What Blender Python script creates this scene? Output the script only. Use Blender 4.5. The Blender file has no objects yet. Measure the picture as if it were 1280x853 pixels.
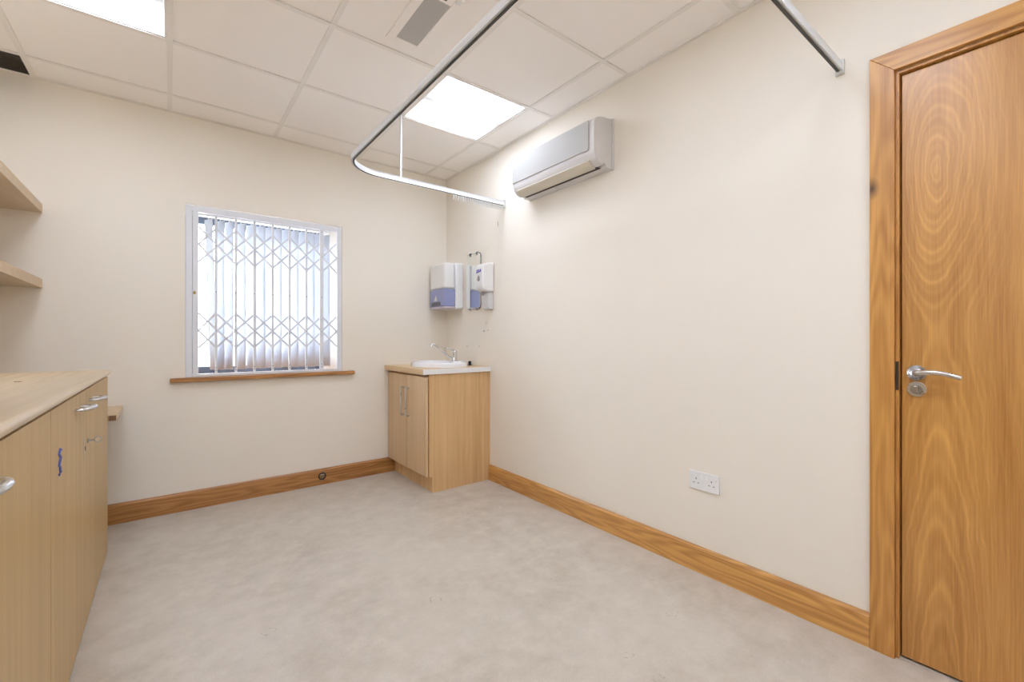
import bpy, bmesh, math, random
from mathutils import Vector, Matrix
random.seed(7)
C = bpy.context.scene.collection
PI = math.pi

# ------------------------------------------------------------------ materials
def newmat(name):
    m = bpy.data.materials.new(name); m.use_nodes = True
    nt = m.node_tree
    return m, nt, nt.nodes, nt.links, nt.nodes['Principled BSDF']

def plain(name, col, rough=0.5, metal=0.0, spec=0.5, coat=0.0):
    m, nt, N, L, b = newmat(name)
    tc = N.new('ShaderNodeTexCoord'); no = N.new('ShaderNodeTexNoise'); no.inputs['Scale'].default_value = 35
    L.new(tc.outputs['Object'], no.inputs['Vector'])
    mr = N.new('ShaderNodeMapRange'); mr.inputs['To Min'].default_value = max(rough - .03, .01); mr.inputs['To Max'].default_value = rough + .03
    L.new(no.outputs['Fac'], mr.inputs['Value']); L.new(mr.outputs['Result'], b.inputs['Roughness'])
    b.inputs['Base Color'].default_value = (*col, 1)
    b.inputs['Metallic'].default_value = metal
    b.inputs['Specular IOR Level'].default_value = spec
    b.inputs['Coat Weight'].default_value = coat
    return m

def mixcol(N, L, fac, a, b, blend='MIX'):
    mx = N.new('ShaderNodeMix'); mx.data_type = 'RGBA'; mx.blend_type = blend
    for sock, v in ((mx.inputs[0], fac), (mx.inputs[6], a), (mx.inputs[7], b)):
        if hasattr(v, 'links'): L.new(v, sock)
        elif isinstance(v, tuple): sock.default_value = (*v, 1)
        else: sock.default_value = v
    return mx.outputs[2]

def math_n(N, L, op, a, b=None, c=None, clamp=False):
    n = N.new('ShaderNodeMath'); n.operation = op; n.use_clamp = clamp
    for i, v in enumerate((a, b, c)):
        if v is None: continue
        if hasattr(v, 'links'): L.new(v, n.inputs[i])
        else: n.inputs[i].default_value = v
    return n.outputs[0]

def noise(N, L, vec, scale, detail=4, rough=0.5):
    n = N.new('ShaderNodeTexNoise'); n.inputs['Scale'].default_value = scale
    n.inputs['Detail'].default_value = detail; n.inputs['Roughness'].default_value = rough
    L.new(vec, n.inputs['Vector'])
    return n.outputs['Fac']

def ramp(N, L, fac, lo, hi):
    n = N.new('ShaderNodeMapRange'); n.inputs['From Min'].default_value = lo; n.inputs['From Max'].default_value = hi
    L.new(fac, n.inputs['Value'])
    return n.outputs['Result']

def mapping(N, L, vec, scale, loc=(0, 0, 0)):
    n = N.new('ShaderNodeMapping'); n.inputs['Scale'].default_value = scale; n.inputs['Location'].default_value = loc
    L.new(vec, n.inputs['Vector'])
    return n.outputs['Vector']

def bump(N, L, b, h, strength=0.1, dist=0.002):
    n = N.new('ShaderNodeBump'); n.inputs['Strength'].default_value = strength; n.inputs['Distance'].default_value = dist
    L.new(h, n.inputs['Height']); L.new(n.outputs['Normal'], b.inputs['Normal'])

def paint(name, col, col2, rough=0.6, bs=.12):
    m, nt, N, L, b = newmat(name)
    tc = N.new('ShaderNodeTexCoord').outputs['Object']
    n1 = noise(N, L, tc, 1.6, 3); n2 = noise(N, L, tc, 260, 2)
    L.new(mixcol(N, L, ramp(N, L, n1, .3, .7), col, col2), b.inputs['Base Color'])
    b.inputs['Roughness'].default_value = rough; b.inputs['Specular IOR Level'].default_value = .3
    bump(N, L, b, n2, bs, .001)
    return m

def wood(name, dark, light, along='Z', fig=0.5, rough=0.4, fine=1.0, K=38.0, coat=0.0, streak=(170, 2.2), knot=None, relief=.08):
    """oak: contour lines of a stretched noise give the figure, a finer noise the pores"""
    m, nt, N, L, b = newmat(name)
    tc = N.new('ShaderNodeTexCoord').outputs['Object']
    def sc(across, al): return {'X': (al, across, across), 'Y': (across, al, across), 'Z': (across, across, al)}[along]
    base = noise(N, L, mapping(N, L, tc, sc(9, .9)), 1.0, 2, .45)
    rings = math_n(N, L, 'SINE', math_n(N, L, 'MULTIPLY', base, K * 2))
    rings = ramp(N, L, rings, -1, 1)
    pores = noise(N, L, mapping(N, L, tc, sc(*streak)), 1.0, 4, .6)
    pores2 = noise(N, L, mapping(N, L, tc, sc(28, .5)), 1.0, 3, .5)
    f = math_n(N, L, 'ADD', math_n(N, L, 'MULTIPLY', rings, fig), math_n(N, L, 'MULTIPLY', ramp(N, L, pores, .3, .7), .5 * fine))
    f = math_n(N, L, 'ADD', f, math_n(N, L, 'MULTIPLY', ramp(N, L, pores2, .3, .7), .5))
    f = math_n(N, L, 'DIVIDE', f, fig + .5 * fine + .5, clamp=True)
    c = mixcol(N, L, f, dark, light)
    if knot:
        sx = N.new('ShaderNodeSeparateXYZ'); L.new(tc, sx.inputs[0])
        dy = math_n(N, L, 'SUBTRACT', sx.outputs['Y'], knot[0]); dz = math_n(N, L, 'MULTIPLY', math_n(N, L, 'SUBTRACT', sx.outputs['Z'], knot[1]), .55)
        r = math_n(N, L, 'SQRT', math_n(N, L, 'ADD', math_n(N, L, 'MULTIPLY', dy, dy), math_n(N, L, 'MULTIPLY', dz, dz)))
        k = math_n(N, L, 'SUBTRACT', 1.0, math_n(N, L, 'DIVIDE', r, .024), clamp=True)
        c = mixcol(N, L, math_n(N, L, 'MULTIPLY', k, 1.0, clamp=True), c, (.07, .03, .015))
    L.new(c, b.inputs['Base Color'])
    b.inputs['Roughness'].default_value = rough
    b.inputs['Coat Weight'].default_value = coat; b.inputs['Coat Roughness'].default_value = .25
    if relief: bump(N, L, b, pores, relief, .001)
    return m

def door_wood():
    m, nt, N, L, b = newmat('oak_door_veneer')
    tc = N.new('ShaderNodeTexCoord').outputs['Object']
    sx = N.new('ShaderNodeSeparateXYZ'); L.new(tc, sx.inputs[0])
    y, z = sx.outputs['Y'], sx.outputs['Z']
    warp = noise(N, L, mapping(N, L, tc, (1, 5.5, 1.3)), 1.0, 3, .5)
    wy = math_n(N, L, 'MULTIPLY', math_n(N, L, 'SUBTRACT', warp, .5), .085)
    wav = noise(N, L, mapping(N, L, tc, (30, 30, 11)), 1.0, 3, .55)
    wy = math_n(N, L, 'ADD', wy, math_n(N, L, 'MULTIPLY', math_n(N, L, 'SUBTRACT', wav, .5), .02))
    dy = math_n(N, L, 'ADD', math_n(N, L, 'SUBTRACT', y, .288), wy)
    def field(zc, k):
        dz = math_n(N, L, 'MULTIPLY', math_n(N, L, 'SUBTRACT', z, zc), k)
        return math_n(N, L, 'SQRT', math_n(N, L, 'ADD', math_n(N, L, 'MULTIPLY', dy, dy), math_n(N, L, 'MULTIPLY', dz, dz)))
    r = math_n(N, L, 'SMOOTH_MIN', field(1.69, .26), field(-.35, .085), .05)
    rings = math_n(N, L, 'SINE', math_n(N, L, 'MULTIPLY', r, 2 * PI / .0088))
    rings = math_n(N, L, 'POWER', ramp(N, L, rings, -1, 1), 1.7)
    rb = math_n(N, L, 'SINE', math_n(N, L, 'MULTIPLY', r, 2 * PI / .0233))
    rings = math_n(N, L, 'ADD', math_n(N, L, 'MULTIPLY', rings, ramp(N, L, rb, -2.2, 1)), math_n(N, L, 'MULTIPLY', ramp(N, L, rb, -1, 1), .5))
    away = N.new('ShaderNodeMapRange'); away.inputs['From Min'].default_value = .04; away.inputs['From Max'].default_value = .15
    away.inputs['To Min'].default_value = 1.0; away.inputs['To Max'].default_value = .25
    L.new(math_n(N, L, 'ABSOLUTE', dy), away.inputs['Value'])
    rings = math_n(N, L, 'MULTIPLY', rings, away.outputs['Result'])
    pores = noise(N, L, mapping(N, L, tc, (230, 230, 5)), 1.0, 4, .6)
    broad = noise(N, L, mapping(N, L, tc, (12, 12, 1.4)), 1.0, 3, .5)
    f = math_n(N, L, 'ADD', math_n(N, L, 'MULTIPLY', rings, .3), math_n(N, L, 'MULTIPLY', ramp(N, L, pores, .3, .7), .38))
    f = math_n(N, L, 'ADD', f, math_n(N, L, 'MULTIPLY', ramp(N, L, broad, .3, .7), .4), clamp=True)
    L.new(mixcol(N, L, f, (.36, .145, .026), (.69, .36, .095)), b.inputs['Base Color'])
    b.inputs['Roughness'].default_value = .34
    b.inputs['Coat Weight'].default_value = .6; b.inputs['Coat Roughness'].default_value = .27
    bump(N, L, b, pores, .08, .001)
    return m

def floor_mat():
    m, nt, N, L, b = newmat('beige_vinyl')
    tc = N.new('ShaderNodeTexCoord').outputs['Object']
    n1 = noise(N, L, tc, 1.5, 5, .6); n2 = noise(N, L, tc, 9, 5, .7); n3 = noise(N, L, tc, 240, 2)
    c = mixcol(N, L, ramp(N, L, n1, .35, .65), (.44, .385, .315), (.56, .505, .43))
    c = mixcol(N, L, ramp(N, L, n2, .3, .7), c, (.63, .575, .5))
    nn = mixcol(N, L, math_n(N, L, 'MULTIPLY', ramp(N, L, n3, .35, .75), .35), c, (.36, .32, .27))
    # grubby patches of wear
    n4 = noise(N, L, mapping(N, L, tc, (1.0, 1.6, 1), (3.1, 1.7, 0)), 2.6, 6, .7)
    c = mixcol(N, L, math_n(N, L, 'MULTIPLY', ramp(N, L, n4, .55, .75), .35), nn, (.33, .275, .215))
    # scuffs left by furniture feet: thin broken rings at the places they stand
    wob = noise(N, L, tc, 26, 4, .6)
    sx = N.new('ShaderNodeSeparateXYZ'); L.new(tc, sx.inputs[0])
    tot = None
    for (px, py, r) in SCUFFS:
        dx = math_n(N, L, 'SUBTRACT', sx.outputs['X'], px); dyy = math_n(N, L, 'SUBTRACT', sx.outputs['Y'], py)
        d = math_n(N, L, 'SQRT', math_n(N, L, 'ADD', math_n(N, L, 'MULTIPLY', dx, dx), math_n(N, L, 'MULTIPLY', dyy, dyy)))
        d = math_n(N, L, 'ADD', d, math_n(N, L, 'MULTIPLY', math_n(N, L, 'SUBTRACT', wob, .5), r * 2.2))
        e = math_n(N, L, 'ABSOLUTE', math_n(N, L, 'SUBTRACT', d, r))
        k = math_n(N, L, 'SUBTRACT', 1.0, math_n(N, L, 'DIVIDE', e, .0028), clamp=True)
        tot = k if tot is None else math_n(N, L, 'ADD', tot, k, clamp=True)
    brk = ramp(N, L, noise(N, L, tc, 55, 2), .45, .6)
    c = mixcol(N, L, math_n(N, L, 'MULTIPLY', math_n(N, L, 'MULTIPLY', tot, brk), .55), c, (.16, .13, .11))
    L.new(c, b.inputs['Base Color'])
    rr = N.new('ShaderNodeMapRange'); rr.inputs['To Min'].default_value = .34; rr.inputs['To Max'].default_value = .52
    L.new(n2, rr.inputs['Value']); L.new(rr.outputs['Result'], b.inputs['Roughness'])
    b.inputs['Specular IOR Level'].default_value = .35
    bump(N, L, b, n3, .06, .001)
    return m
SCUFFS = [(1.62, 1.02, .02), (1.28, .98, .016), (1.27, .85, .02), (1.62, .72, .012), (1.35, 2.52, .02), (1.5, 2.42, .018), (1.42, 1.5, .02), (.55, 2.6, .03), (.9, 1.7, .025), (.3, 1.9, .02)]

def diffuser_mat(name, strong):
    m, nt, N, L, b = newmat(name)
    tc = N.new('ShaderNodeTexCoord').outputs['Object']
    sx = N.new('ShaderNodeSeparateXYZ'); L.new(tc, sx.inputs[0])
    # two tubes behind a prismatic sheet, running along x: brightest under the tubes
    a = math_n(N, L, 'ABSOLUTE', sx.outputs['Y'])
    k = N.new('ShaderNodeMapRange'); k.interpolation_type = 'SMOOTHSTEP'
    k.inputs['From Min'].default_value = .0; k.inputs['From Max'].default_value = .13
    k.inputs['To Min'].default_value = .085; k.inputs['To Max'].default_value = 1.2
    L.new(a, k.inputs['Value'])
    e = N.new('ShaderNodeMapRange'); e.interpolation_type = 'SMOOTHSTEP'     # ends dimmed to ease the hot spot on the near wall
    e.inputs['From Min'].default_value = .12; e.inputs['From Max'].default_value = .275
    e.inputs['To Min'].default_value = 1.0; e.inputs['To Max'].default_value = .25
    L.new(math_n(N, L, 'ABSOLUTE', sx.outputs['X']), e.inputs['Value'])
    s = math_n(N, L, 'MULTIPLY', math_n(N, L, 'MULTIPLY', k.outputs['Result'], e.outputs['Result']), strong)
    b.inputs['Base Color'].default_value = (.8, .8, .78, 1)
    b.inputs['Emission Color'].default_value = (.885, .985, 1.17, 1)
    L.new(s, b.inputs['Emission Strength'])
    return m

def vane_mat():
    m, nt, N, L, b = newmat('blind_fabric')
    tc = N.new('ShaderNodeTexCoord').outputs['Object']
    n = noise(N, L, mapping(N, L, tc, (300, 300, 60)), 1.0, 2)
    col = mixcol(N, L, n, (.72, .76, .83), (.8, .83, .88))
    L.new(col, b.inputs['Base Color']); b.inputs['Roughness'].default_value = .8
    tr = N.new('ShaderNodeBsdfTranslucent'); L.new(col, tr.inputs['Color'])
    mx = N.new('ShaderNodeMixShader'); mx.inputs[0].default_value = VANE_T
    L.new(b.outputs[0], mx.inputs[1]); L.new(tr.outputs[0], mx.inputs[2])
    L.new(mx.outputs[0], N['Material Output'].inputs['Surface'])
    return m
VANE_T = .19

def glass_mat():
    m, nt, N, L, b = newmat('window_glass')
    t = N.new('ShaderNodeBsdfTransparent'); g = N.new('ShaderNodeBsdfGlossy'); g.inputs['Roughness'].default_value = .02
    f = N.new('ShaderNodeFresnel'); f.inputs['IOR'].default_value = 1.3
    mx = N.new('ShaderNodeMixShader'); L.new(f.outputs[0], mx.inputs[0]); L.new(t.outputs[0], mx.inputs[1]); L.new(g.outputs[0], mx.inputs[2])
    L.new(mx.outputs[0], N['Material Output'].inputs['Surface'])
    return m

M = {}
M['wall'] = paint('cream_emulsion', (.84, .792, .708), (.825, .772, .684))
M['tile'] = paint('mineral_ceiling_tile', (.93, .895, .86), (.94, .91, .88), .85, .25)
M['grid'] = plain('painted_ceiling_grid', (.84, .81, .77), .45)
M['floor'] = floor_mat()
M['oak'] = wood('oak_trim', (.36, .145, .028), (.71, .37, .1), 'Z', .42, .36, coat=.2)
M['oak_x'] = wood('oak_trim_run_x_dimmed', (.24, .09, .022), (.56, .28, .09), 'X', .62, .38, coat=.15)  # darker brown oak, with the back wall's weaker light painted into the tone
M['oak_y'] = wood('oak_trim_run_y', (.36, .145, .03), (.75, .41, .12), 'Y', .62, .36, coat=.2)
M['door'] = door_wood()
M['oak_knot'] = wood('oak_trim_with_knot', (.36, .145, .028), (.71, .37, .1), 'Z', .5, .36, coat=.2, knot=(.458 - .392, 1.66))
M['lam'] = wood('light_oak_laminate', (.45, .30, .13), (.61, .43, .20), 'Z', .08, .42, K=20, streak=(120, 1.6))
M['lam_sink'] = wood('warm_beech_laminate', (.54, .32, .14), (.80, .55, .29), 'Z', .1, .42, K=20, streak=(46, 1.1))
M['lam_y'] = wood('light_oak_laminate_run_y', (.50, .36, .20), (.66, .50, .31), 'Y', .1, .3, K=20, coat=.45, streak=(60, 2.5), relief=0)
M['lam_x'] = wood('light_oak_laminate_run_x', (.50, .36, .20), (.66, .50, .31), 'X', .1, .35, K=20)
M['lam_front'] = wood('pale_oak_laminate_front', (.56, .38, .2), (.74, .54, .33), 'Z', .1, .4, K=20, streak=(90, 1.4))
M['worktop_sink'] = wood('beech_worktop', (.58, .40, .2), (.74, .55, .32), 'Y', .1, .32, K=20)
M['edge_white'] = plain('white_edge_banding', (.82, .82, .82), .35)
M['white'] = plain('white_plastic', (.80, .80, .80), .32)
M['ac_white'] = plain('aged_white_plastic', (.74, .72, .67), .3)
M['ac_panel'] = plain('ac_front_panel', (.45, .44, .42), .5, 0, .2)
M['ac_side'] = plain('ac_pale_side', (.66, .64, .63), .4, 0, .3)
M['ac_flap'] = plain('beige_ac_flap', (.60, .55, .45), .4)
M['powder'] = plain('white_powder_coated_steel', (.74, .76, .80), .4)
M['rail'] = plain('white_anodised_aluminium', (.74, .76, .77), .33, .15)
M['ceramic'] = plain('white_ceramic', (.86, .87, .9), .08, coat=.4)
M['chrome'] = plain('chrome', (.75, .75, .76), .09, 1)
M['satin'] = plain('satin_aluminium', (.62, .61, .6), .28, 1)
M['steel'] = plain('brushed_steel', (.42, .40, .37), .32, 1)
M['dark'] = plain('dark_recess', (.03, .025, .02), .7)
M['slot'] = plain('grey_rubber_slot', (.075, .075, .07), .6)
M['black'] = plain('black_rubber', (.012, .012, .012), .45)
M['brass'] = plain('aged_brass', (.36, .27, .11), .35, 1)
M['bronze'] = plain('dark_bronze', (.09, .07, .055), .4, .8)
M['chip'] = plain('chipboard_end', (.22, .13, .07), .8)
M['blue'] = plain('lilac_blue_plastic', (.30, .33, .56), .25)
M['lilac'] = plain('pale_lilac_plastic', (.58, .52, .62), .3)
M['label'] = plain('dark_grey_label', (.11, .11, .13), .5)
M['greytxt'] = plain('grey_print', (.28, .26, .24), .5)
M['logo'] = plain('violet_blue_print', (.08, .05, .5), .5)
M['bluepen'] = plain('blue_ink', (.09, .13, .42), .5)
M['lens'] = plain('grey_lens', (.47, .46, .45), .5)
M['plenum'] = plain('dark_void_blockwork', (.16, .145, .12), .9)
M['winframe'] = plain('slate_window_frame', (.16, .2, .27), .4)
M['mirror'] = plain('mirror_silver', (.86, .88, .86), .03, 1)
M['clear'] = plain('clear_plastic', (.66, .66, .64), .25)
M['grey_plastic'] = plain('pale_grey_plastic', (.66, .66, .68), .35)
M['vane'] = vane_mat()
M['glass'] = glass_mat()
M['diff'] = diffuser_mat('lit_diffuser', 11.6)

# ------------------------------------------------------------------ helpers
def box(bm, x0, x1, y0, y1, z0, z1, mi=0):
    vs = [bm.verts.new(p) for p in ((x0, y0, z0), (x1, y0, z0), (x1, y1, z0), (x0, y1, z0), (x0, y0, z1), (x1, y0, z1), (x1, y1, z1), (x0, y1, z1))]
    for f in ((0, 3, 2, 1), (4, 5, 6, 7), (0, 1, 5, 4), (1, 2, 6, 5), (2, 3, 7, 6), (3, 0, 4, 7)):
        bm.faces.new([vs[i] for i in f]).material_index = mi
    return vs

def tube(bm, pts, r, n=10, closed=False, flat=1.0):
    pts = [Vector(p) for p in pts]; rings = []
    rr = r if isinstance(r, (list, tuple)) else [r] * len(pts)
    up = None
    for i, p in enumerate(pts):
        a = pts[i - 1] if (i > 0 or closed) else p
        b = pts[(i + 1) % len(pts)] if (i < len(pts) - 1 or closed) else p
        t = (b - a).normalized()
        if up is None: up = Vector((0, 0, 1)) if abs(t.z) < .9 else Vector((0, 1, 0))
        s = t.cross(up).normalized(); u = s.cross(t).normalized()
        if abs(t.z) > .9: up = u
        rings.append([bm.verts.new(p + (s * math.cos(2 * PI * k / n) + u * math.sin(2 * PI * k / n) * flat) * rr[i]) for k in range(n)])
    m = len(rings)
    for i in range(m if closed else m - 1):
        A, B = rings[i], rings[(i + 1) % m]
        for k in range(n): bm.faces.new((A[k], A[(k + 1) % n], B[(k + 1) % n], B[k]))
    if not closed:
        bm.faces.new(rings[0][::-1]); bm.faces.new(rings[-1])

def lathe(bm, prof, n=32, sx=1.0, sy=1.0, c=(0, 0, 0)):
    rings = []
    for r, z in prof:
        if r < 1e-6: rings.append([bm.verts.new((c[0], c[1], c[2] + z))]); continue
        rings.append([bm.verts.new((c[0] + r * sx * math.cos(2 * PI * k / n), c[1] + r * sy * math.sin(2 * PI * k / n), c[2] + z)) for k in range(n)])
    for A, B in zip(rings, rings[1:]):
        for k in range(n):
            k2 = (k + 1) % n
            if len(A) == 1 and len(B) == 1: continue
            if len(A) == 1: bm.faces.new((A[0], B[k], B[k2]))
            elif len(B) == 1: bm.faces.new((A[k], A[k2], B[0]))
            else: bm.faces.new((A[k], A[k2], B[k2], B[k]))

def prism(bm, prof, axis, a, b):
    """extrude a 2-D outline; axis 'y': prof=(x,z); 'x': prof=(y,z); 'z': prof=(x,y)"""
    def P(p, t): return {'y': (p[0], t, p[1]), 'x': (t, p[0], p[1]), 'z': (p[0], p[1], t)}[axis]
    A = [bm.verts.new(P(p, a)) for p in prof]; B = [bm.verts.new(P(p, b)) for p in prof]
    n = len(prof)
    for k in range(n): bm.faces.new((A[k], A[(k + 1) % n], B[(k + 1) % n], B[k]))
    bm.faces.new(A[::-1]); bm.faces.new(B)

def disc_x(bm, cx, cy, cz, r, t, n=28, ry=None):
    """disc of radius r facing -x, thickness t, back at cx"""
    prof = [(cy + (ry or r) * math.cos(2 * PI * k / n), cz + r * math.sin(2 * PI * k / n)) for k in range(n)]
    prism(bm, prof, 'x', cx - t, cx)

def rrect(x0, x1, y0, y1, r, n=6):
    out = []
    for cx, cy, a0 in ((x1 - r, y0 + r, -PI / 2), (x1 - r, y1 - r, 0), (x0 + r, y1 - r, PI / 2), (x0 + r, y0 + r, PI)):
        for k in range(n + 1):
            a = a0 + PI / 2 * k / n; out.append((cx + r * math.cos(a), cy + r * math.sin(a)))
    return out

def BM(): return bmesh.new()

def obj(name, bm, m, parent=None, bev=0.0, seg=2, smooth=False, mats=None, origin=None):
    bmesh.ops.recalc_face_normals(bm, faces=bm.faces[:])
    me = bpy.data.meshes.new(name)
    if origin is None and parent is not None: origin = parent.matrix_world.translation if False else WORLD.get(parent.name, Vector((0, 0, 0)))
    if origin is not None: bmesh.ops.translate(bm, verts=bm.verts[:], vec=-Vector(origin))
    bm.to_mesh(me); bm.free()
    for mm in (mats or [m]): me.materials.append(mm)
    o = bpy.data.objects.new(name, me); C.objects.link(o)
    if parent is not None: o.parent = parent
    elif origin is not None: o.location = origin
    WORLD[o.name] = Vector(origin) if origin is not None else Vector((0, 0, 0))
    if bev:
        b = o.modifiers.new('edge', 'BEVEL'); b.width = bev; b.segments = seg; b.limit_method = 'ANGLE'; b.angle_limit = math.radians(35)
    if smooth or bev:
        for p in me.polygons: p.use_smooth = True
        w = o.modifiers.new('wn', 'WEIGHTED_NORMAL'); w.keep_sharp = True
        es = o.modifiers.new('es', 'EDGE_SPLIT') if smooth and not bev else None
        if es: es.split_angle = math.radians(40)
    return o
WORLD = {}

def tag(o, label, cat=None, group=None):
    o['label'] = label
    if cat: o['category'] = cat
    if group: o['group'] = group
    return o

def thing(name, label, cat, loc, group=None):
    o = bpy.data.objects.new(name, None); C.objects.link(o); o.location = loc; o.empty_display_size = .05
    WORLD[o.name] = Vector(loc)
    return tag(o, label, cat, group)

def struct(name, bm=None, m=None, parent=None, loc=None, **k):
    if bm is None:
        o = bpy.data.objects.new(name, None); C.objects.link(o); o.location = loc or (0, 0, 0); WORLD[o.name] = Vector(loc or (0, 0, 0))
    else: o = obj(name, bm, m, parent, **k)
    o['kind'] = 'structure'
    return o
# parts are modelled in world coordinates and shifted by their root: a sub-part keeps its part's origin

XL, XR, YR, YB, ZC, ZT = -.87, 2.0175, -1.25, 3.585, 2.58, 3.0
WX0, WX1, WZ0, WZ1, YG = .080, 1.078, .866, 2.010, 3.93   # window opening, glazing line

# ------------------------------------------------------------------ shell
b = BM(); box(b, XL - .1, XR + .1, YR - .1, YB + .4, -.1, 0); struct('floor', b, M['floor'])
b = BM()
for (x0, x1, z0, z1) in ((XL - .1, WX0, 0, ZC), (WX1, XR, 0, ZC), (WX0, WX1, 0, WZ0 - .03), (WX0, WX1, WZ1, ZC)):
    box(b, x0, x1, YB, YB + .4, z0, z1)
prism(b, [(WX1, YB + .03), (WX1, YB + .4), (1.013, YB + .4), (1.013, YG)], 'z', WZ0 - .03, WZ1)
struct('wall_back', b, M['wall'])
DY0, DY1, DZ = -.475, .392, 2.058      # door opening in the right wall
b = BM()
for (y0, y1, z0, z1) in ((DY1, YB + .4, 0, ZC), (YR - .1, DY0, 0, ZC), (DY0, DY1, DZ, ZC)):
    box(b, XR, XR + .12, y0, y1, z0, z1)
wall_right = struct('wall_right', b, M['wall'])
b = BM(); box(b, XL - .1, XL, YR, YB, 0, ZC); struct('wall_left', b, M['wall'])
b = BM(); box(b, XL, XR, YR - .1, YR, 0, ZC); struct('wall_front', b, M['wall'])
# small holes and plugs left in the right wall
for (y, z, r) in ((2.935, 1.248, .004), (2.913, 1.190, .005), (2.970, 1.184, .007), (3.226, 1.057, .005), (3.04, 1.059, .005)):
    b = BM(); disc_x(b, XR, y, z, r, .0012, 10); obj('screw_hole', b, M['greytxt'], wall_right)

# ceiling: recessed tiles, one missing over the shelves, light cells left open
XG = [-1.2, -.6, 0.0, .6, 1.2, 1.8, 2.4]; YGd = [3.337 - .6 * j for j in range(9)]
YGd = [3.937] + YGd
LIGHT_CELLS = [(1, 2), (4, 2), (1, 5), (3, 5), (1, 7), (3, 7)]
ceil = BM()
for i in range(len(XG) - 1):
    for j in range(len(YGd) - 1):
        x0, x1 = max(XG[i], XL), min(XG[i + 1], XR); y1, y0 = min(YGd[j], YB), max(YGd[j + 1], YR)
        if x1 - x0 < .01 or y1 - y0 < .01 or (i, j) in LIGHT_CELLS: continue
        if i == 0 and j == 0: continue          # the missing tile
        dz = .0012 * random.random() ** 3
        box(ceil, x0, x1, y0, y1, ZC + .0042 + dz, ZC + .02 + dz)
ceiling = struct('ceiling', ceil, M['tile'])
g = BM()
for x in XG[1:-1]:
    box(g, x - .012, x + .012, YR, YB, ZC, ZC + .004)
for y in YGd[1:]:
    if y > YR: box(g, XL, XR, y - .012, y + .012, ZC - .0006, ZC + .0034)
box(g, XL, XR, YB - .02, YB, ZC - .0012, ZC + .0028); box(g, XR - .02, XR, YR, YB, ZC - .0018, ZC + .0022)
box(g, XL, XL + .02, YR, YB, ZC - .0012, ZC + .0028); box(g, XL, XR, YR, YR + .02, ZC - .0018, ZC + .0022)
struct('trim_1', g, M['grid'])
b = BM()    # void over the ceiling
for a in ((XL - .1, XR + .1, YR - .1, YB + .4, ZT, ZT + .1), (XL - .1, XL, YR - .1, YB + .4, ZC + .001, ZT), (XR, XR + .1, YR - .1, YB + .4, ZC + .03, ZT),
          (XL, XR, YR - .1, YR, ZC + .03, ZT), (XL, XR, YB, YB + .1, ZC + .001, ZT)):
    box(b, *a)
box(b, XL, -.3, YB - .05, YB - .001, ZC + .07, ZC + .12)
struct('wall_above_ceiling', b, M['plenum'])

# skirting boards with a chamfered top
def skirt_prof(s0, s1): # (offset from wall, z)
    return [(s0, 0), (s1, 0), (s1, .108), (s0 + (s1 - s0) * .55, .12), (s0, .12)]
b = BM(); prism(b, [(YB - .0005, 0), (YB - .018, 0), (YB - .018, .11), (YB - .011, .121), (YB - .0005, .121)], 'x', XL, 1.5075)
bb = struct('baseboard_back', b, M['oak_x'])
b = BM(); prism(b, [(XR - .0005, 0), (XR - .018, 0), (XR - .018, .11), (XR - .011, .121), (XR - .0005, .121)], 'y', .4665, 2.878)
struct('baseboard_right', b, M['oak_y'])

# round cable grommet in the back skirting
t = thing('cable_grommet', 'small round black and brass cable grommet set in the brown skirting under the window', 'grommet', (.924, YB - .018, .066))
def ring_y(bm, cx, cz, r, w, y0, y1, n=24):
    tube(bm, [(cx + r * math.cos(2 * PI * k / n), (y0 + y1) / 2, cz + r * math.sin(2 * PI * k / n)) for k in range(n)], w, 6, True)
b = BM(); ring_y(b, .924, .066, .024, .0045, YB - .022, YB - .018); obj('ring', b, M['black'], t, smooth=True)
b = BM(); prism(b, [(.924 + .021 * math.cos(2 * PI * k / 20), .066 + .021 * math.sin(2 * PI * k / 20)) for k in range(20)], 'y', YB - .0205, YB - .0181); obj('backing', b, M['chip'], t)
for z, m in ((.078, M['satin']), (.069, M['brass']), (.057, M['brass'])):
    b = BM(); box(b, .909, .939, YB - .024, YB - .0206, z - .0018, z + .0018); obj('bar', b, m, t, .0008)
b = BM(); lathe(b, [(0, 0), (.005, 0), (.005, .003), (0, .004)], 12)
bmesh.ops.rotate(b, verts=b.verts[:], cent=(0, 0, 0), matrix=Matrix.Rotation(PI / 2, 3, 'X')); bmesh.ops.translate(b, verts=b.verts[:], vec=(.924, YB - .0182, .037))
obj('screw', b, M['satin'], t)

# ------------------------------------------------------------------ window
w = struct('window_1', loc=(.579, YG, WZ0))
b = BM()
FW = .062; WXR = 1.0125
box(b, WX0, WX0 + FW, YG, YG + .07, WZ0, WZ1); box(b, WXR - .05, WXR, YG, YG + .07, WZ0, WZ1)
box(b, WX0 + FW, WXR - .05, YG, YG + .07, WZ0, WZ0 + .05); box(b, WX0 + FW, WXR - .05, YG, YG + .07, WZ1 - .05, WZ1)
obj('window_frame', b, M['winframe'], w, .003)
b = BM(); box(b, WX0 + FW, WXR - .05, YG + .03, YG + .036, WZ0 + .05, WZ1 - .05); obj('glass_pane', b, M['glass'], w)
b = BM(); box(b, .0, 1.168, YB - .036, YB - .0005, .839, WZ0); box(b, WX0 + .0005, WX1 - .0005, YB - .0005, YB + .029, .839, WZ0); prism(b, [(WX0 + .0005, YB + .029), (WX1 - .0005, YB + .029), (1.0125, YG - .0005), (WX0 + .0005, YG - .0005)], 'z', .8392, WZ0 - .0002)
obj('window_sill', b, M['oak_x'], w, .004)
b = BM(); box(b, .715, .755, YG - .012, YG - .0005, .895, .915); box(b, .725, .79, YG - .028, YG - .012, .9, .911); obj('window_handle', b, M['black'], w, .002)

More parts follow.
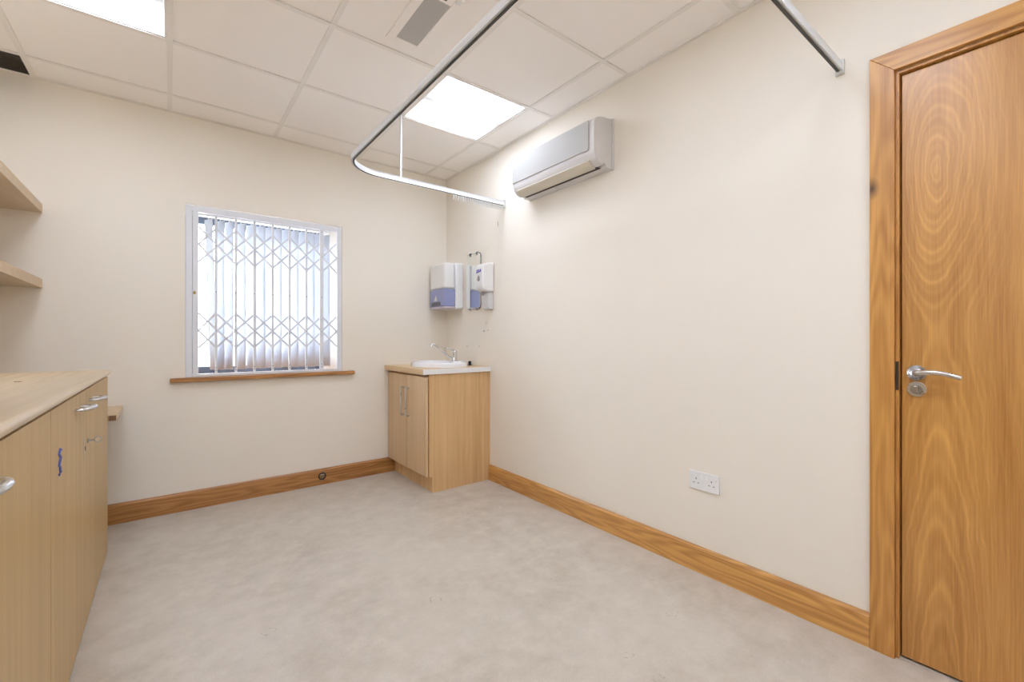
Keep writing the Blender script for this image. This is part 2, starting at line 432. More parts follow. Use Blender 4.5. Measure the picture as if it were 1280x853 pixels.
# vertical blind
t = thing('vertical_blind', 'white fabric vertical blind with turned vanes hanging in the window behind the grille', 'blind', (.579, 3.77, 1.97))
b = BM(); box(b, WX0 + .02, 1.03, 3.75, 3.79, 1.982, 2.008); obj('headrail', b, M['white'], t, .003)
vx = [.215, .285, .339, .412, .478] + [.478 + .0575 * k for k in range(1, 10)]
for i, x in enumerate(vx):
    a = math.radians(-33 + random.uniform(-4, 4) - .8 * i); hw = .0445
    if i == 0: a = math.radians(-28)
    lean = .032 if i == 0 else random.uniform(-.004, .005)
    dx, dy = math.sin(a) * hw, math.cos(a) * hw
    nx, ny = math.cos(a), -math.sin(a)
    b = BM(); rows = []
    for s, zz in enumerate([1.965, 1.7, 1.4, 1.15, .9]):
        row = []
        for q in (-1, -.5, 0, .5, 1):
            bow = .004 * (1 - q * q); l = lean * (s / 4)
            row.append(b.verts.new((x + dx * q + nx * bow + l, 3.77 + dy * q + ny * bow, zz)))
        rows.append(row)
    for A, B in zip(rows, rows[1:]):
        for k in range(4): b.faces.new((A[k], A[k + 1], B[k + 1], B[k]))
    o = obj('vane', b, M['vane'], t, smooth=False)
    so = o.modifiers.new('thickness', 'SOLIDIFY'); so.thickness = .0008
    for p in o.data.polygons: p.use_smooth = True
    b = BM(); box(b, x - .004, x + .004, 3.766, 3.774, 1.962, 1.976); obj('vane_clip', b, M['white'], t)
b = BM(); tube(b, [(x + (.032 if i == 0 else 0), 3.728, .907 - .006 * (i % 2)) for i, x in enumerate(vx)], .0014, 5); obj('bottom_chain', b, M['grey_plastic'], t)

# folding security grille
t = thing('security_grille', 'white folding steel lattice security grille filling the window opening', 'security grille', (.579, 3.60, WZ0))
GY0, GY1 = 3.588, 3.616
X0, X1, Z0, Z1 = WX0 + .0015, WX1 - .0015, WZ0 + .0005, 2.002
b = BM(); box(b, X0, X0 + .034, GY0, GY1, Z0, Z1); obj('fixed_stile', b, M['powder'], t, .002)
b = BM(); box(b, X1 - .036, X1, GY0, GY1, Z0, Z1); obj('fixed_stile', b, M['powder'], t, .002)
b = BM(); box(b, X0 + .034, X1 - .036, GY0, GY1, Z1 - .038, Z1); obj('top_track', b, M['powder'], t, .002)
b = BM(); box(b, X0 + .034, X1 - .036, GY0, GY1, Z0, Z0 + .020); obj('bottom_track', b, M['powder'], t, .002)
b = BM(); box(b, X0 + .036, .150, GY0 - .003, GY1 - .002, Z0 + .021, Z1 - .039); ls = obj('lock_stile', b, M['powder'], t, .003)
b = BM(); disc = [(.128 + .008 * math.cos(2 * PI * k / 16), 1.425 + .011 * math.sin(2 * PI * k / 16)) for k in range(16)]; prism(b, disc, 'y', GY0 - .009, GY0 - .003)
obj('lock_cylinder', b, M['brass'], ls)
ux = [.150, .248, .363, .475, .591, .703, .819, .928, 1.041]
for i, x in enumerate(ux[1:-1]):
    hw = .0075 if i < 6 else .014
    b = BM(); box(b, x - hw, x + hw, GY0 + .008, GY1 - .006, Z0 + .021, Z1 - .039); u = obj('upright', b, M['powder'], t, .0015)
    for z in (1.753, 1.176, 1.44, .925, .94 - .035, 1.945):
        b = BM(); prism(b, [(x + .0035 * math.cos(2 * PI * k / 8), z + .0035 * math.sin(2 * PI * k / 8)) for k in range(8)], 'y', GY0 + .0052, GY0 + .008); obj('rivet', b, M['greytxt'], u)
for zc in (1.753, 1.176):
    H = .117
    n = len(ux) - 1
    def bar(i0, z0, i1, z1, y):
        p, q = Vector((ux[i0], z0)), Vector((ux[i1], z1)); d = (q - p).normalized(); nn = Vector((-d.y, d.x)) * .0062
        b = BM(); prism(b, [tuple(p + nn), tuple(q + nn), tuple(q - nn), tuple(p - nn)], 'y', y, y + .002); obj('lattice_bar', b, M['powder'], t)
    bar(0, zc, 1, zc - H, GY0 + .0055); bar(0, zc, 1, zc + H, GY1 - .005)
    bar(n - 1, zc + H, n, zc, GY0 + .0055); bar(n - 1, zc - H, n, zc, GY1 - .005)
    for i in range(0, n - 1):
        bar(i, zc + H, i + 2, zc - H, GY0 + .0055)
        bar(i, zc - H, i + 2, zc + H, GY1 - .005)

# ------------------------------------------------------------------ door and frame
d = struct('door_1', loc=(XR, DY1, 0))
AT = .02   # architrave thickness
b = BM()
prism(b, [(.3965, 0), (.4655, 0), (.4655, 2.128), (.3965, 2.0595)], 'x', XR - AT, XR - .0003)
obj('architrave', b, M['oak_knot'], d, .0015)
b = BM(); prism(b, [(DY0 - .0745, 2.1283), (DY0 - .0055, 2.0598), (.3965, 2.0598), (.4652, 2.1283)], 'x', XR - AT, XR - .0003); obj('architrave', b, M['oak_y'], d, .0015)
b = BM(); box(b, XR - AT, XR - .0003, DY0 - .0745, DY0 - .0055, 0, 2.0595); obj('architrave', b, M['oak'], d, .003)
b = BM(); box(b, XR - .004, XR + .118, DY1 - .0055, DY1 + .0045, 0, 2.050); box(b, XR - .004, XR + .118, DY0, DY0 + .01, 0, 2.050); box(b, XR - .004, XR + .118, DY0, DY1 + .0045, 2.0475, 2.0575)
obj('door_lining', b, M['oak'], d, .001)
b = BM(); box(b, XR + .07, XR + .118, DY1 - .025, DY1 - .004, 0, 2.035); obj('door_stop', b, M['oak'], d)
b = BM(); box(b, XR + .062, XR + .069, DY0 + .011, DY1 - .0035, 0, 2.049); obj('door_seal', b, M['dark'], d)
LX = XR + .012
b = BM(); box(b, LX, LX + .044, DY0 + .014, .3825, .009, 2.044); leaf = obj('door_leaf', b, M['door'], d, .0015, origin=(0, 0, 0)); leaf.location = -WORLD[d.name]; WORLD[leaf.name] = Vector((0, 0, 0))
hy, hz = .343, 1.003
b = BM(); disc_x(b, LX - .0003, hy, hz, .0255, .007, 32); disc_x(b, LX - .0073, hy, hz, .018, .004, 24)
pts = [(LX - .008, hy, hz), (LX - .03, hy, hz), (LX - .045, hy - .008, hz + .001), (LX - .05, hy - .025, hz + .004), (LX - .051, hy - .05, hz + .006), (LX - .051, hy - .075, hz + .003), (LX - .050, hy - .097, hz - .003), (LX - .048, hy - .113, hz - .009)]
tube(b, pts, [.009, .009, .0095, .0085, .008, .008, .0075, .007], 12)
obj('door_handle', b, M['satin'], leaf, smooth=True)
b = BM(); disc_x(b, LX - .0003, hy, .947, .0255, .007, 32); obj('thumb_turn_rose', b, M['satin'], leaf, .0015)
b = BM(); disc_x(b, LX - .0074, hy, .947, .017, .004, 24); box(b, LX - .028, LX - .0113, hy - .006, hy + .006, .936, .958); obj('thumb_turn', b, M['steel'], leaf, .0015)
b = BM(); box(b, XR - .0055, XR + .02, DY1 - .0048, DY1 - .0031, .940, 1.040); box(b, XR - .0065, XR - .0041, DY1 - .0045, DY1 + .0035, .940, 1.040)
obj('strike_plate', b, M['bronze'], d)
b = BM(); box(b, XR, XR + .12, DY0, DY1, -.0005, .0008); struct('trim_2', b, M['floor'])
b = BM(); box(b, XR + .125, XR + .16, DY0 - .3, DY1 + .3, 0, 2.3); struct('wall_corridor', b, M['plenum'])

# ------------------------------------------------------------------ socket
t = thing('wall_socket', 'white double wall socket low on the right wall', 'socket', (XR, 1.098, .394))
b = BM(); prism(b, rrect(1.0245, 1.1715, .394, .480, .004), 'x', XR - .009, XR - .0003); obj('face_plate', b, M['white'], t, .0015)
for yc in (1.136, 1.060):
    for dy, dz, h, ww in ((0, .012, .004, .0022), (-.0115, -.008, .0018, .0035), (.0115, -.008, .0018, .0035)):
        b = BM(); box(b, XR - .0096, XR - .0091, yc + dy - ww, yc + dy + ww, .434 + dz - h, .434 + dz + h); obj('pin_hole', b, M['label'], t)
for yc in (1.110, 1.086):
    b = BM(); prism(b, [(XR - .0091, .449), (XR - .013, .449), (XR - .0095, .469), (XR - .0091, .469)], 'y', yc - .005, yc + .005); obj('rocker_switch', b, M['white'], t)
for yc in (1.158, 1.038):
    b = BM(); disc_x(b, XR - .0091, yc, .455, .0025, .0008, 10); obj('screw', b, M['satin'], t)

# ------------------------------------------------------------------ ceiling lights
def ceiling_light(cx, cy, label):
    t = thing('ceiling_light', label, 'ceiling light', (cx, cy, ZC), 'recessed square ceiling lights')
    b = BM(); o_, i_ = .2875, .279
    for a in ((cx - o_, cx + o_, cy - o_, cy - i_), (cx - o_, cx + o_, cy + i_, cy + o_), (cx - o_, cx - i_, cy - i_, cy + i_), (cx + i_, cx + o_, cy - i_, cy + i_)):
        box(b, *a, ZC + .0045, ZC + .05)
    box(b, cx - o_, cx + o_, cy - o_, cy + o_, ZC + .05, ZC + .055)
    obj('frame', b, M['grid'], t)
    b = BM(); box(b, cx - i_ + .0005, cx + i_ - .0005, cy - i_ + .0005, cy + i_ - .0005, ZC + .006, ZC + .012); obj('diffuser', b, M['diff'], t)
ceiling_light(1.5, 2.437, 'lit square ceiling light panel above the white wall air conditioner')
ceiling_light(-.3, 2.437, 'lit square ceiling light panel at the top left, over the cabinets')
ceiling_light(.9, .637, 'added square fill light panel in front of the oak door, out of the frame')  # extra unseen panel added to brighten the room
ceiling_light(.9, -.563, 'added square fill light panel behind the camera on the door side, out of the frame')  # unseen fitting added behind the camera to lift the room's brightness
ceiling_light(-.3, -.563, 'added square fill light panel behind the camera on the cabinet side, out of the frame')  # unseen fitting added so every panel can run dimmer
ceiling_light(-.3, .637, 'lit square ceiling light panel over the near end of the cabinets, out of the frame')

# emergency light in the ceiling
t = thing('emergency_light', 'slim rectangular ceiling fitting with a grey lens inside the curtain rail', 'emergency light', (.912, 1.84, ZC))
b = BM()
for a in ((.822, .862, 1.63, 2.052), (.972, 1.008, 1.63, 2.052), (.862, .972, 2.02, 2.052), (.862, .972, 1.63, 1.69)):
    box(b, *a, ZC - .004, ZC + .0045)
obj('bezel', b, M['tile'], t, .0015)
b = BM(); box(b, .8625, .9715, 1.6905, 2.0195, ZC - .001, ZC + .004); obj('lens', b, M['lens'], t)
b = BM(); box(b, .90, .94, 1.655, 1.672, ZC - .0065, ZC - .0041); obj('indicator', b, M['label'], t)
b = BM(); box(b, .975, 1.0, 1.64, 1.66, ZC - .0075, ZC - .0041); obj('clip', b, M['white'], t)

# ------------------------------------------------------------------ curtain rail
t = thing('curtain_rail', 'white U-shaped ceiling curtain rail hung below the tiles, fixed to the right wall', 'curtain rail', (XR, 1.63, 2.15))
RZ0, RZ1 = 2.136, 2.166
def rail_path():
    P = []; y1, y0, xa, R = 2.690, .558, .815, .21
    P.append((XR - .012, y1)); P.append((xa + R, y1))
    for k in range(1, 15): a = PI / 2 + PI / 2 * k / 14; P.append((xa + R + R * math.cos(a), y1 - R + R * math.sin(a)))
    P.append((xa, y0 + R))
    for k in range(1, 15): a = PI + PI / 2 * k / 14; P.append((xa + R + R * math.cos(a), y0 + R + R * math.sin(a)))
    P.append((XR - .012, y0))
    return P
RP = [Vector((p[0], p[1], 0)) for p in rail_path()]
def sweep(bm, path, prof):
    rings = []
    for i, p in enumerate(path):
        a = path[max(i - 1, 0)]; c = path[min(i + 1, len(path) - 1)]; tg = (c - a).normalized(); s = Vector((-tg.y, tg.x, 0))
        rings.append([bm.verts.new((p.x + s.x * o, p.y + s.y * o, z)) for o, z in prof])
    n = len(prof)
    for A, B in zip(rings, rings[1:]):
        for k in range(n): bm.faces.new((A[k], A[(k + 1) % n], B[(k + 1) % n], B[k]))
    bm.faces.new(rings[0][::-1]); bm.faces.new(rings[-1])
b = BM(); sweep(b, RP, [(-.009, RZ1), (.009, RZ1), (.009, RZ0), (.004, RZ0), (.004, RZ0 + .003), (-.004, RZ0 + .003), (-.004, RZ0), (-.009, RZ0)])
rail = obj('track', b, M['rail'], t, smooth=True)
b = BM(); sweep(b, RP, [(.0, RZ0 - .0002), (.0085, RZ0 - .0002), (.0085, RZ0 - .0022), (.0, RZ0 - .0022)])
obj('runner_channel', b, M['slot'], t)
for y in (2.690, .558):
    b = BM(); box(b, XR - .014, XR - .0003, y - .014, y + .014, 2.122, 2.178); obj('wall_bracket', b, M['clear'], t, .002)
b = BM(); tube(b, [(1.178, 2.69, RZ1 - .002), (1.178, 2.69, ZC - .006)], .0065, 12); rod = obj('suspension_rod', b, M['rail'], t, smooth=True)
b = BM(); lathe(b, [(0, 0), (.012, 0), (.012, .006), (0, .006)], 16, c=(1.178, 2.69, ZC - .0085)); obj('ceiling_cup', b, M['satin'], rod)
# gliders bunched against the wall
for k in range(30):
    x = XR - .024 - k * .0125 - (0.02 * max(0, k - 20) * .35)
    if k == 0:
        b = BM(); box(b, -.0035, .0035, -.006, .006, -.016, -.0005); box(b, -.0022, .0022, -.004, .004, -.021, -.016)
        tube(b, [(0, .0035 * math.cos(2 * PI * q / 10) * 1.4, -.028 + .0085 * math.sin(2 * PI * q / 10)) for q in range(10)], .0016, 5, True)
        proto = obj('curtain_glider', b, M['clear'])
        o = proto
    else:
        o = proto.copy(); C.objects.link(o)
    o.location = (x, 2.690, RZ0 - .003); o.rotation_euler = (0, 0, random.uniform(-.3, .3))
    tag(o, 'small clear curtain glider in the row bunched at the wall end of the curtain rail', 'curtain glider', 'curtain gliders bunched on the rail by the right wall')

# ------------------------------------------------------------------ air conditioner
AY0, AY1 = 1.640, 2.385
t = thing('air_conditioner', 'white wall mounted air conditioner unit high on the right wall', 'air conditioner', (XR, 2.01, 2.095))
def acp(s): return (XR - s[0], s[1])
prof = [(.0, 2.095), (.066, 2.095), (.067, 2.112), (.095, 2.112), (.096, 2.098), (.128, 2.110), (.148, 2.130), (.158, 2.152), (.163, 2.172), (.163, 2.330), (.155, 2.348), (.135, 2.362), (.09, 2.374), (.0, 2.380)]
b = BM(); prism(b, [acp((max(p[0], .014), p[1])) for p in prof if True][0:], 'y', AY0 + .006, AY1 - .004)
obj('housing', b, M['ac_side'], t, .004, 3)
b = BM(); prism(b, [acp(p) for p in ((.0004, 2.091), (.0136, 2.091), (.0136, 2.384), (.0004, 2.384))], 'y', AY0 - .002, AY1 + .002); obj('back_plate', b, M['ac_side'], t, .002)
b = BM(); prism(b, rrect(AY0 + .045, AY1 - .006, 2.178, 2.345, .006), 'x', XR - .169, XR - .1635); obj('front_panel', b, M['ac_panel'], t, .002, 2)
b = BM(); prism(b, [acp(p) for p in ((.0985, 2.0965), (.128, 2.1085), (.1465, 2.1285), (.1500, 2.1305), (.1515, 2.1265), (.131, 2.1025), (.098, 2.0905))], 'y', AY0 + .055, AY1 - .035); obj('flap', b, M['ac_flap'], t, .001)
b = BM(); prism(b, [acp(p) for p in ((.0675, 2.0955), (.0955, 2.0955), (.0955, 2.0985), (.0675, 2.0985))], 'y', AY0 + .045, AY1 - .045); obj('outlet_slot', b, M['dark'], t)
b = BM(); box(b, XR - .062, XR - .03, 1.90, 2.08, 2.0938, 2.0949); obj('rating_label', b, M['clear'], t)

# ------------------------------------------------------------------ basin unit
SY0, SX0 = 2.884, 1.486
t = thing('sink_cabinet', 'warm oak effect two door cabinet standing in the far corner under the basin', 'cabinet', (1.75, 3.23, 0))
b = BM()
prism(b, [(1.508, .0), (XR - .0005, 0), (XR - .0005, .8605), (1.480, .8605), (1.480, .115), (1.508, .115)], 'y', SY0, SY0 + .018); obj('side_panel', b, M['lam_sink'], t, .0008)
b = BM(); prism(b, [(1.508, .0), (XR - .0005, 0), (XR - .0005, .8605), (1.480, .8605), (1.480, .125), (1.508, .125)], 'y', YB - .0195, YB - .0015); obj('side_panel', b, M['lam_sink'], t)
b = BM(); box(b, 1.512, 1.528, SY0 + .0185, YB - .020, 0, .12); obj('plinth', b, M['lam_sink'], t)
b = BM(); box(b, 1.482, 2.0, SY0 + .0185, YB - .020, .121, .139); obj('base_shelf', b, M['lam_sink'], t)
b = BM(); box(b, 1.482, 1.498, SY0 + .0185, YB - .020, .842, .860); obj('top_strip', b, M['lam_sink'], t)
for (y0, y1, hyy) in ((SY0 + .002, 3.214, 3.172), (3.218, YB - .006, 3.262)):
    b = BM(); box(b, 1.456, 1.4745, y0, y1, .120, .843); dd = obj('door', b, M['lam_front'], t, .0025)
    b = BM(); pth = [(1.4555, hyy, .528), (1.436, hyy, .528), (1.429, hyy, .530), (1.428, hyy, .538), (1.428, hyy, .60), (1.428, hyy, .68), (1.428, hyy, .732), (1.429, hyy, .740), (1.436, hyy, .742), (1.4555, hyy, .742)]
    tube(b, pth, .0072, 8); obj('handle', b, M['satin'], dd, smooth=True)
t = thing('basin_worktop', 'short oak effect worktop with a white cut end on the corner cabinet', 'worktop', (1.72, 3.23, .862))
WT0, WT1 = .862, .900
# worktop with an oval cut-out
BCX, BCY, BA, BB = 1.738, 3.205, .217, .262
def top_with_hole(bm, x0, x1, y0, y1, z0, z1, ra, rb, n=40):
    outer = []
    for k in range(n):
        a = 2 * PI * k / n; c, s = math.cos(a), math.sin(a)
        tt = min((x1 - BCX) / c if c > 1e-6 else ((x0 - BCX) / c if c < -1e-6 else 1e9), (y1 - BCY) / s if s > 1e-6 else ((y0 - BCY) / s if s < -1e-6 else 1e9))
        outer.append((BCX + c * tt, BCY + s * tt))
    for cx, cy in ((x0, y0), (x1, y0), (x1, y1), (x0, y1)):
        k = min(range(n), key=lambda q: (outer[q][0] - cx) ** 2 + (outer[q][1] - cy) ** 2); outer[k] = (cx, cy)
    inner = [(BCX + ra * math.cos(2 * PI * k / n), BCY + rb * math.sin(2 * PI * k / n)) for k in range(n)]
    V = [[bm.verts.new((*p, z)) for p in ps] for ps, z in ((outer, z1), (inner, z1), (outer, z0), (inner, z0))]
    for k in range(n):
        q = (k + 1) % n
        bm.faces.new((V[0][k], V[0][q], V[1][q], V[1][k])); bm.faces.new((V[2][k], V[2][q], V[3][q], V[3][k]))
        bm.faces.new((V[0][k], V[0][q], V[2][q], V[2][k])); bm.faces.new((V[1][k], V[1][q], V[3][q], V[3][k]))
b = BM(); top_with_hole(b, 1.426, XR - .0006, 2.874, YB - .0006, WT0, WT1, BA * .9, BB * .9); obj('slab', b, M['worktop_sink'], t)
b = BM(); box(b, 1.427, XR - .0006, 2.8715, 2.8737, WT0 + .0005, WT1 - .0003); obj('cut_end', b, M['edge_white'], t)
b = BM(); box(b, XR - .012, XR - .0008, 2.868, 2.8712, WT0 + .0, WT1 + .006); obj('sealant_bead', b, M['edge_white'], t, .001)
b = BM(); lathe(b, [(0, -.142), (.5, -.14), (.78, -.11), (.90, -.05), (.925, .024), (.945, .033), (.97, .034), (.99, .029), (1.0, .014), (1.0, .0006), (.875, .0006), (.86, -.06), (.74, -.12), (.5, -.15), (0, -.152)], 56, BA, BB, (BCX, BCY, WT1))
bas = obj('wash_basin', b, M['ceramic'], smooth=True, origin=(BCX, BCY, WT1)); tag(bas, 'oval white ceramic basin set into the corner worktop', 'basin')
b = BM(); lathe(b, [(0, -.1395), (.018, -.1395), (.02, -.137), (0, -.137)], 20, c=(BCX, BCY, WT1)); obj('waste', b, M['chrome'], bas, origin=(BCX, BCY, WT1))
b = BM(); disc_x(b, 1.9, 3.4, .88, .006, .003, 12); obj('overflow', b, M['chrome'], bas)
# mixer tap
TX, TY = 1.905, 3.245
t = thing('mixer_tap', 'chrome single lever mixer tap with a long rising spout on the oval basin', 'tap', (TX, TY, WT1 + .033))
# a small ledge of the basin carries the tap
b = BM(); prism(b, rrect(TX - .035, TX + .045, TY - .04, TY + .04, .02), 'z', WT1 + .001, WT1 + .0325); obj('tap_ledge', b, M['ceramic'], bas, .003, origin=(BCX, BCY, WT1))
b = BM(); lathe(b, [(0, 0), (.028, 0), (.028, .005), (.021, .010), (.020, .055), (.022, .075), (.018, .086), (0, .09)], 24, c=(TX, TY, WT1 + .0328)); obj('tap_body', b, M['chrome'], t, smooth=True)
b = BM(); tube(b, [(TX - .012, TY, .945), (TX - .05, TY + .01, .972), (TX - .11, TY + .024, 1.022), (TX - .155, TY + .034, 1.062), (TX - .175, TY + .039, 1.074), (TX - .190, TY + .042, 1.074), (TX - .197, TY + .043, 1.064), (TX - .198, TY + .044, 1.052)], [.011, .010, .0095, .009, .009, .009, .0095, .010], 12); obj('spout', b, M['chrome'], t, smooth=True)
b = BM(); tube(b, [(TX, TY, 1.008), (TX - .01, TY + .003, 1.026), (TX - .04, TY + .012, 1.038), (TX - .085, TY + .025, 1.042)], [.013, .010, .007, .005], 10, flat=.7); obj('lever', b, M['chrome'], t, smooth=True)
b = BM(); lathe(b, [(0, 0), (.016, 0), (.016, .006), (.011, .010), (.014, .03), (.010, .034), (0, .034)], 20, c=(1.986, 3.135, WT1 + .0003)); pl = obj('basin_plug', b, M['black'], smooth=True, origin=(1.986, 3.135, WT1)); tag(pl, 'small black rubber plug standing on the worktop beside the basin', 'plug')

# ------------------------------------------------------------------ towel dispenser, mirror, soap
t = thing('towel_dispenser', 'white paper towel dispenser with a lilac lower cover in the room corner', 'towel dispenser', (XR, 3.43, 1.375))
HX = 1.822; HY0, HY1 = 3.275, 3.532
b = BM(); box(b, 1.930, XR - .0004, HY0 - .002, HY1 + .002, 1.375, 1.775); obj('back_housing', b, M['white'], t, .022, 5)
b = BM(); box(b, HX, 1.9295, HY0, HY1, 1.546, 1.768); obj('upper_cover', b, M['white'], t, .018, 5)
b = BM(); box(b, HX, 1.9295, HY0, HY1, 1.398, 1.5455); lc = obj('lower_cover', b, M['blue'], t, .006, 3)
b = BM(); box(b, HX + .004, 1.9295, HY0 + .004, HY1 - .004, 1.378, 1.3975); obj('paper_outlet', b, M['lilac'], t, .005, 2)
b = BM(); prism(b, rrect(3.34, 3.50, 1.405, 1.437, .006), 'x', HX - .0016, HX - .0002); obj('label', b, M['label'], lc)
b = BM(); prism(b, [(3.40, 1.447), (3.45, 1.447), (3.44, 1.47), (3.425, 1.495), (3.41, 1.47)], 'x', HX - .0014, HX - .0002); obj('towel_mark', b, M['clear'], lc)
b = BM(); disc_x(b, HX - .0002, 3.42, 1.556, .004, .001, 10); obj('lock', b, M['greytxt'], t)

t = thing('wall_mirror', 'narrow frameless mirror with rounded corners between the two dispensers', 'mirror', (XR, 3.115, 1.355))
b = BM(); prism(b, rrect(3.012, 3.222, 1.372, 1.832, .03), 'x', XR - .009, XR - .004); obj('glass', b, M['mirror'], t, .001)
b = BM(); prism(b, rrect(3.009, 3.225, 1.369, 1.835, .03), 'x', XR - .0038, XR - .0004); obj('backing', b, M['label'], t)
for z in (1.362, 1.822):
    for y in (3.06, 3.16):
        b = BM(); box(b, XR - .013, XR - .0004, y - .012, y + .012, z if z < 1.5 else z + .0005, z + (.0095 if z < 1.5 else .02)); box(b, XR - .013, XR - .0095, y - .012, y + .012, z - .0 if z < 1.5 else z - .008, z + .02); obj('clip', b, M['clear'], t)

t = thing('soap_dispenser', 'white push soap dispenser with a small violet logo on the right wall beside the mirror', 'soap dispenser', (XR, 2.87, 1.345))
b = BM(); prism(b, [(XR - .0004, 1.49), (XR - .0004, 1.722), (XR - .06, 1.716), (XR - .10, 1.70), (XR - .113, 1.675), (XR - .113, 1.545), (XR - .10, 1.505), (XR - .07, 1.49)], 'y', 2.822, 2.935); sb = obj('cover', b, M['white'], t, .014, 4)
b = BM(); prism(b, [(XR - .0004, 1.352), (XR - .0004, 1.4895), (XR - .05, 1.4895), (XR - .052, 1.46), (XR - .058, 1.40), (XR - .045, 1.36), (XR - .02, 1.350)], 'y', 2.834, 2.925); obj('push_lever', b, M['grey_plastic'], t, .008, 3)
b = BM(); lathe(b, [(0, 0), (.007, 0), (.010, .02), (.010, .03), (0, .03)], 14, c=(XR - .075, 2.878, 1.4615)); obj('nozzle', b, M['greytxt'], t)
fx = XR - .1133
b = BM()   # slanted brand mark
for k in range(3):
    y = 2.905 - k * .022
    prism(b, [(y, 1.640 - .0), (y - .012, 1.642), (y - .018, 1.662), (y - .006, 1.662)], 'x', fx - .0015, fx)
prism(b, [(2.910, 1.634), (2.845, 1.644), (2.845, 1.648), (2.910, 1.639)], 'x', fx - .0015, fx)
obj('logo', b, M['logo'], sb)
b = BM(); dpf = [(2.878 + .017 * math.cos(a), 1.585 + .016 * math.sin(a)) for a in [PI + PI * k / 10 for k in range(11)]] + [(2.891, 1.603), (2.878, 1.618), (2.865, 1.603)]
prism(b, dpf, 'x', fx - .0015, fx); obj('level_window', b, M['greytxt'], sb)
b = BM()
b = BM(); tube(b, [(XR - .0005, 2.771, 2.0), (XR - .006, 2.771, 2.002), (XR - .007, 2.771, 2.024), (XR - .003, 2.771, 2.03)], .0018, 6)
hk = obj('wall_hook', b, M['greytxt'], origin=(XR, 2.771, 2.0)); tag(hk, 'tiny grey hook on the right wall under the end of the curtain rail', 'hook')

# ------------------------------------------------------------------ cabinets on the left
CX = -.259
def dhandle(y, z, parent):
    b = BM(); P = []
    for k in range(17):
        a = PI * k / 16; P.append((CX + .002 + .040 * max(math.sin(a), 0) ** .8, y - .072 * math.cos(a), z + .003 * math.sin(a)))
    tube(b, P, [.0045 + .006 * math.sin(PI * k / 16) for k in range(17)], 10, flat=.75)
    for s in (-.05, .05): tube(b, [(CX + .0003, y + s, z), (CX + .033, y + s, z)], .0045, 8)
    obj('handle', b, M['satin'], parent, smooth=True)
def base_unit(y0, y1, splits, label, extras):
    t = thing('storage_cabinet', label, 'cabinet', (-.56, (y0 + y1) / 2, 0), 'light oak storage cabinets under the worktop')
    x0 = XL + .001
    b = BM()
    box(b, x0, CX - .0205, y0 + .0005, y0 + .018, 0, .896); box(b, x0, CX - .0205, y1 - .018, y1 - .0005, 0, .896)
    box(b, x0, CX - .0205, y0 + .018, y1 - .018, .06, .078); box(b, x0, x0 + .006, y0 + .018, y1 - .018, .078, .896)
    box(b, x0 + .006, CX - .0205, y0 + .018, y1 - .018, .878, .896); box(b, CX - .04, CX - .0225, y0 + .018, y1 - .018, 0, .06)
    box(b, x0, CX - .075, y0 + .0005, y0 + .018, .896, .933); box(b, x0, CX - .075, y1 - .018, y1 - .0005, .896, .933); box(b, x0, CX - .075, (y0 + y1) / 2 - .02, (y0 + y1) / 2 + .02, .896, .933)
    obj('body', b, M['lam'], t)
    b = BM(); box(b, CX - .036, CX - .0215, y0 + .0185, y1 - .0185, .897, .9325); obj('top_strip', b, M['chip'], t)  # dark brown strip added to paint the shadow line under the worktop
    ys = [y0] + splits + [y1]
    for i in range(len(ys) - 1):
        e = extras[i]
        b = BM(); box(b, CX - .0195, CX, ys[i] + .002, ys[i + 1] - .002, .006, .921)
        dd = obj('door', b, M['lam'], t, .0008)
        dhandle(e['h'], .872, dd)
        for f in e.get('more', ()): f(dd)
    return t
def lockplate(dd):
    b = BM(); prism(b, rrect(2.315, 2.347, .66, .745, .004), 'x', CX + .0002, CX + .001); obj('lock_plate', b, M['lam_y'], dd)
    b = BM(); prism(b, rrect(2.345, 2.357, .688, .706, .0055), 'x', CX + .001, CX + .0022); obj('keyhole', b, M['bronze'], dd)
def key(dd):
    y, z = 2.418, .715
    b = BM(); tube(b, [(CX + .0003, y, z), (CX + .005, y, z)], .009, 14); obj('lock_cylinder', b, M['steel'], dd)
    b = BM(); tube(b, [(CX + .005, y, z), (CX + .024, y, z + .001)], .0036, 8)
    tube(b, [(CX + .031 + .010 * math.cos(2 * PI * k / 14), y + .004 * math.sin(2 * PI * k / 14), z + .002 + .010 * math.sin(2 * PI * k / 14)) for k in range(14)], .0026, 6, True)
    obj('key', b, M['steel'], dd, smooth=True)
def bluemark(dd):
    b = BM(); P = [(1.872, .787), (1.855, .792), (1.838, .781), (1.852, .772), (1.866, .768), (1.85, .757), (1.838, .748), (1.852, .741), (1.855, .728), (1.866, .722), (1.84, .719)]
    tube(b, [(CX + .0008, p[0], p[1]) for p in P], .0042, 6); obj('blue_mark', b, M['bluepen'], dd)
base_unit(.30, 1.74, [1.02], 'light oak cabinet nearest the camera at the left edge with a curved metal handle',
          [{'h': .93}, {'h': 1.09}])
base_unit(1.74, 3.14, [2.392], 'farther of the left light oak cabinets, with a key and blue mark on its doors',
          [{'h': 2.19, 'more': (lockplate, bluemark)}, {'h': 2.51, 'more': (key,)}])
t = None
b = BM(); prism(b, [(XL + .001, .9335), (-.252, .9335), (-.2485, .9345), (-.2475, .937), (-.2475, .944), (-.2495, .950), (-.2535, .9545), (-.260, .9565), (XL + .001, .9565)], 'y', .29, 3.149)
wt = obj('worktop', b, M['lam_y'], smooth=True, origin=(-.55, 1.7, .9335)); tag(wt, 'long light oak laminate worktop with a rounded front along the left cabinets', 'worktop')
b = BM(); lathe(b, [(0, 0), (.012, 0), (.010, .0012), (0, .0015)], 16, c=(-.455, 2.47, .9568)); sc = obj('screw_cap', b, M['chip'], origin=(-.455, 2.47, .9568)); tag(sc, 'tiny brown cover cap on the left worktop, farther from its front edge', 'screw cap')
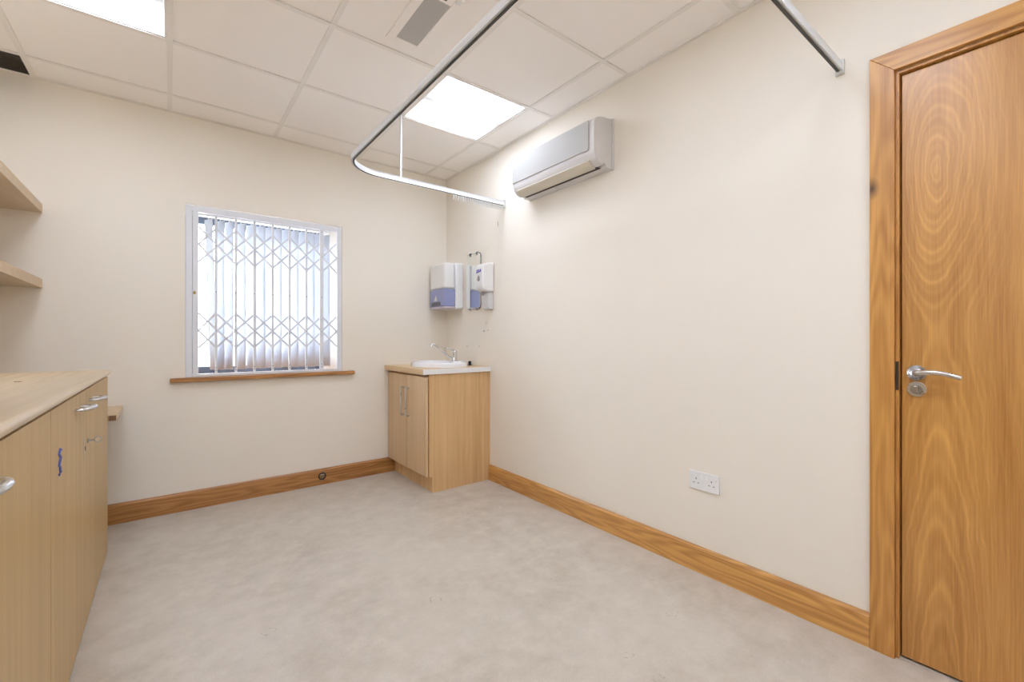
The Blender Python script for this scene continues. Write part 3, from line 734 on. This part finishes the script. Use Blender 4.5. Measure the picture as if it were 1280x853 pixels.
# desk shelf filling the gap
b = BM(); box(b, XL + .001, -.226, 3.15, YB - .001, .684, .713)
dk = thing('wall_desk', 'low light oak shelf between the cabinet end and the back wall', 'shelf', (-.55, 3.4, .684))
obj('board', b, M['lam_x'], dk, .0015)
b = BM(); box(b, -.254, -.2265, 3.1478, 3.1497, .685, .712); obj('cut_end', b, M['chip'], dk)
b = BM(); box(b, -.86, -.28, YB - .022, YB - .002, .655, .6835); obj('batten', b, M['lam_x'], dk)
# upper shelves
for z0, z1, lab in ((1.830, 1.879, 'upper thick light oak shelf on the left wall ending at the back wall'), (1.407, 1.457, 'lower thick light oak shelf on the left wall, under the other one')):
    t = thing('wall_shelf', lab, 'shelf', (-.72, 2.2, z0), 'thick oak wall shelves')
    b = BM(); box(b, XL + .001, -.570, .9, YB - .001, z0, z1); obj('board', b, M['lam_y'], t, .0012)
    b = BM(); box(b, -.5697, -.568, .9, YB - .001, z0 + .0005, z1 - .0005); obj('edge_strip', b, M['lam_x'], t)

# ------------------------------------------------------------------ daylight, camera
wd = bpy.data.worlds.new('overcast_sky'); bpy.context.scene.world = wd; wd.use_nodes = True
N = wd.node_tree.nodes; L = wd.node_tree.links; bg = N['Background']
tc = N.new('ShaderNodeTexCoord'); sx = N.new('ShaderNodeSeparateXYZ'); L.new(tc.outputs['Generated'], sx.inputs[0])
mr = N.new('ShaderNodeMapRange'); mr.inputs['From Min'].default_value = -.2; mr.inputs['From Max'].default_value = .6
L.new(sx.outputs['Z'], mr.inputs['Value'])
mx = N.new('ShaderNodeMix'); mx.data_type = 'RGBA'; mx.inputs[6].default_value = (.86, .9, 1, 1); mx.inputs[7].default_value = (.84, .91, 1, 1)
L.new(mr.outputs['Result'], mx.inputs[0]); L.new(mx.outputs[2], bg.inputs['Color'])
bg.inputs['Strength'].default_value = 12.0

cam = bpy.data.cameras.new('camera'); co = bpy.data.objects.new('camera', cam); C.objects.link(co)
co.location = (0, 0, 1.1192); co.rotation_euler = (PI / 2, 0, -math.radians(37.827))
cam.sensor_width = 36; cam.lens = 550.76 * 36 / 1280; cam.shift_y = -2.53 / 1280; cam.clip_start = .02
sc_ = bpy.context.scene; sc_.camera = co
vs = sc_.view_settings; vs.view_transform = 'Standard'; vs.look = 'None'; vs.gamma = 1; vs.use_curve_mapping = False; vs.exposure = .17
sc_.cycles.max_bounces = 12; sc_.cycles.diffuse_bounces = 8
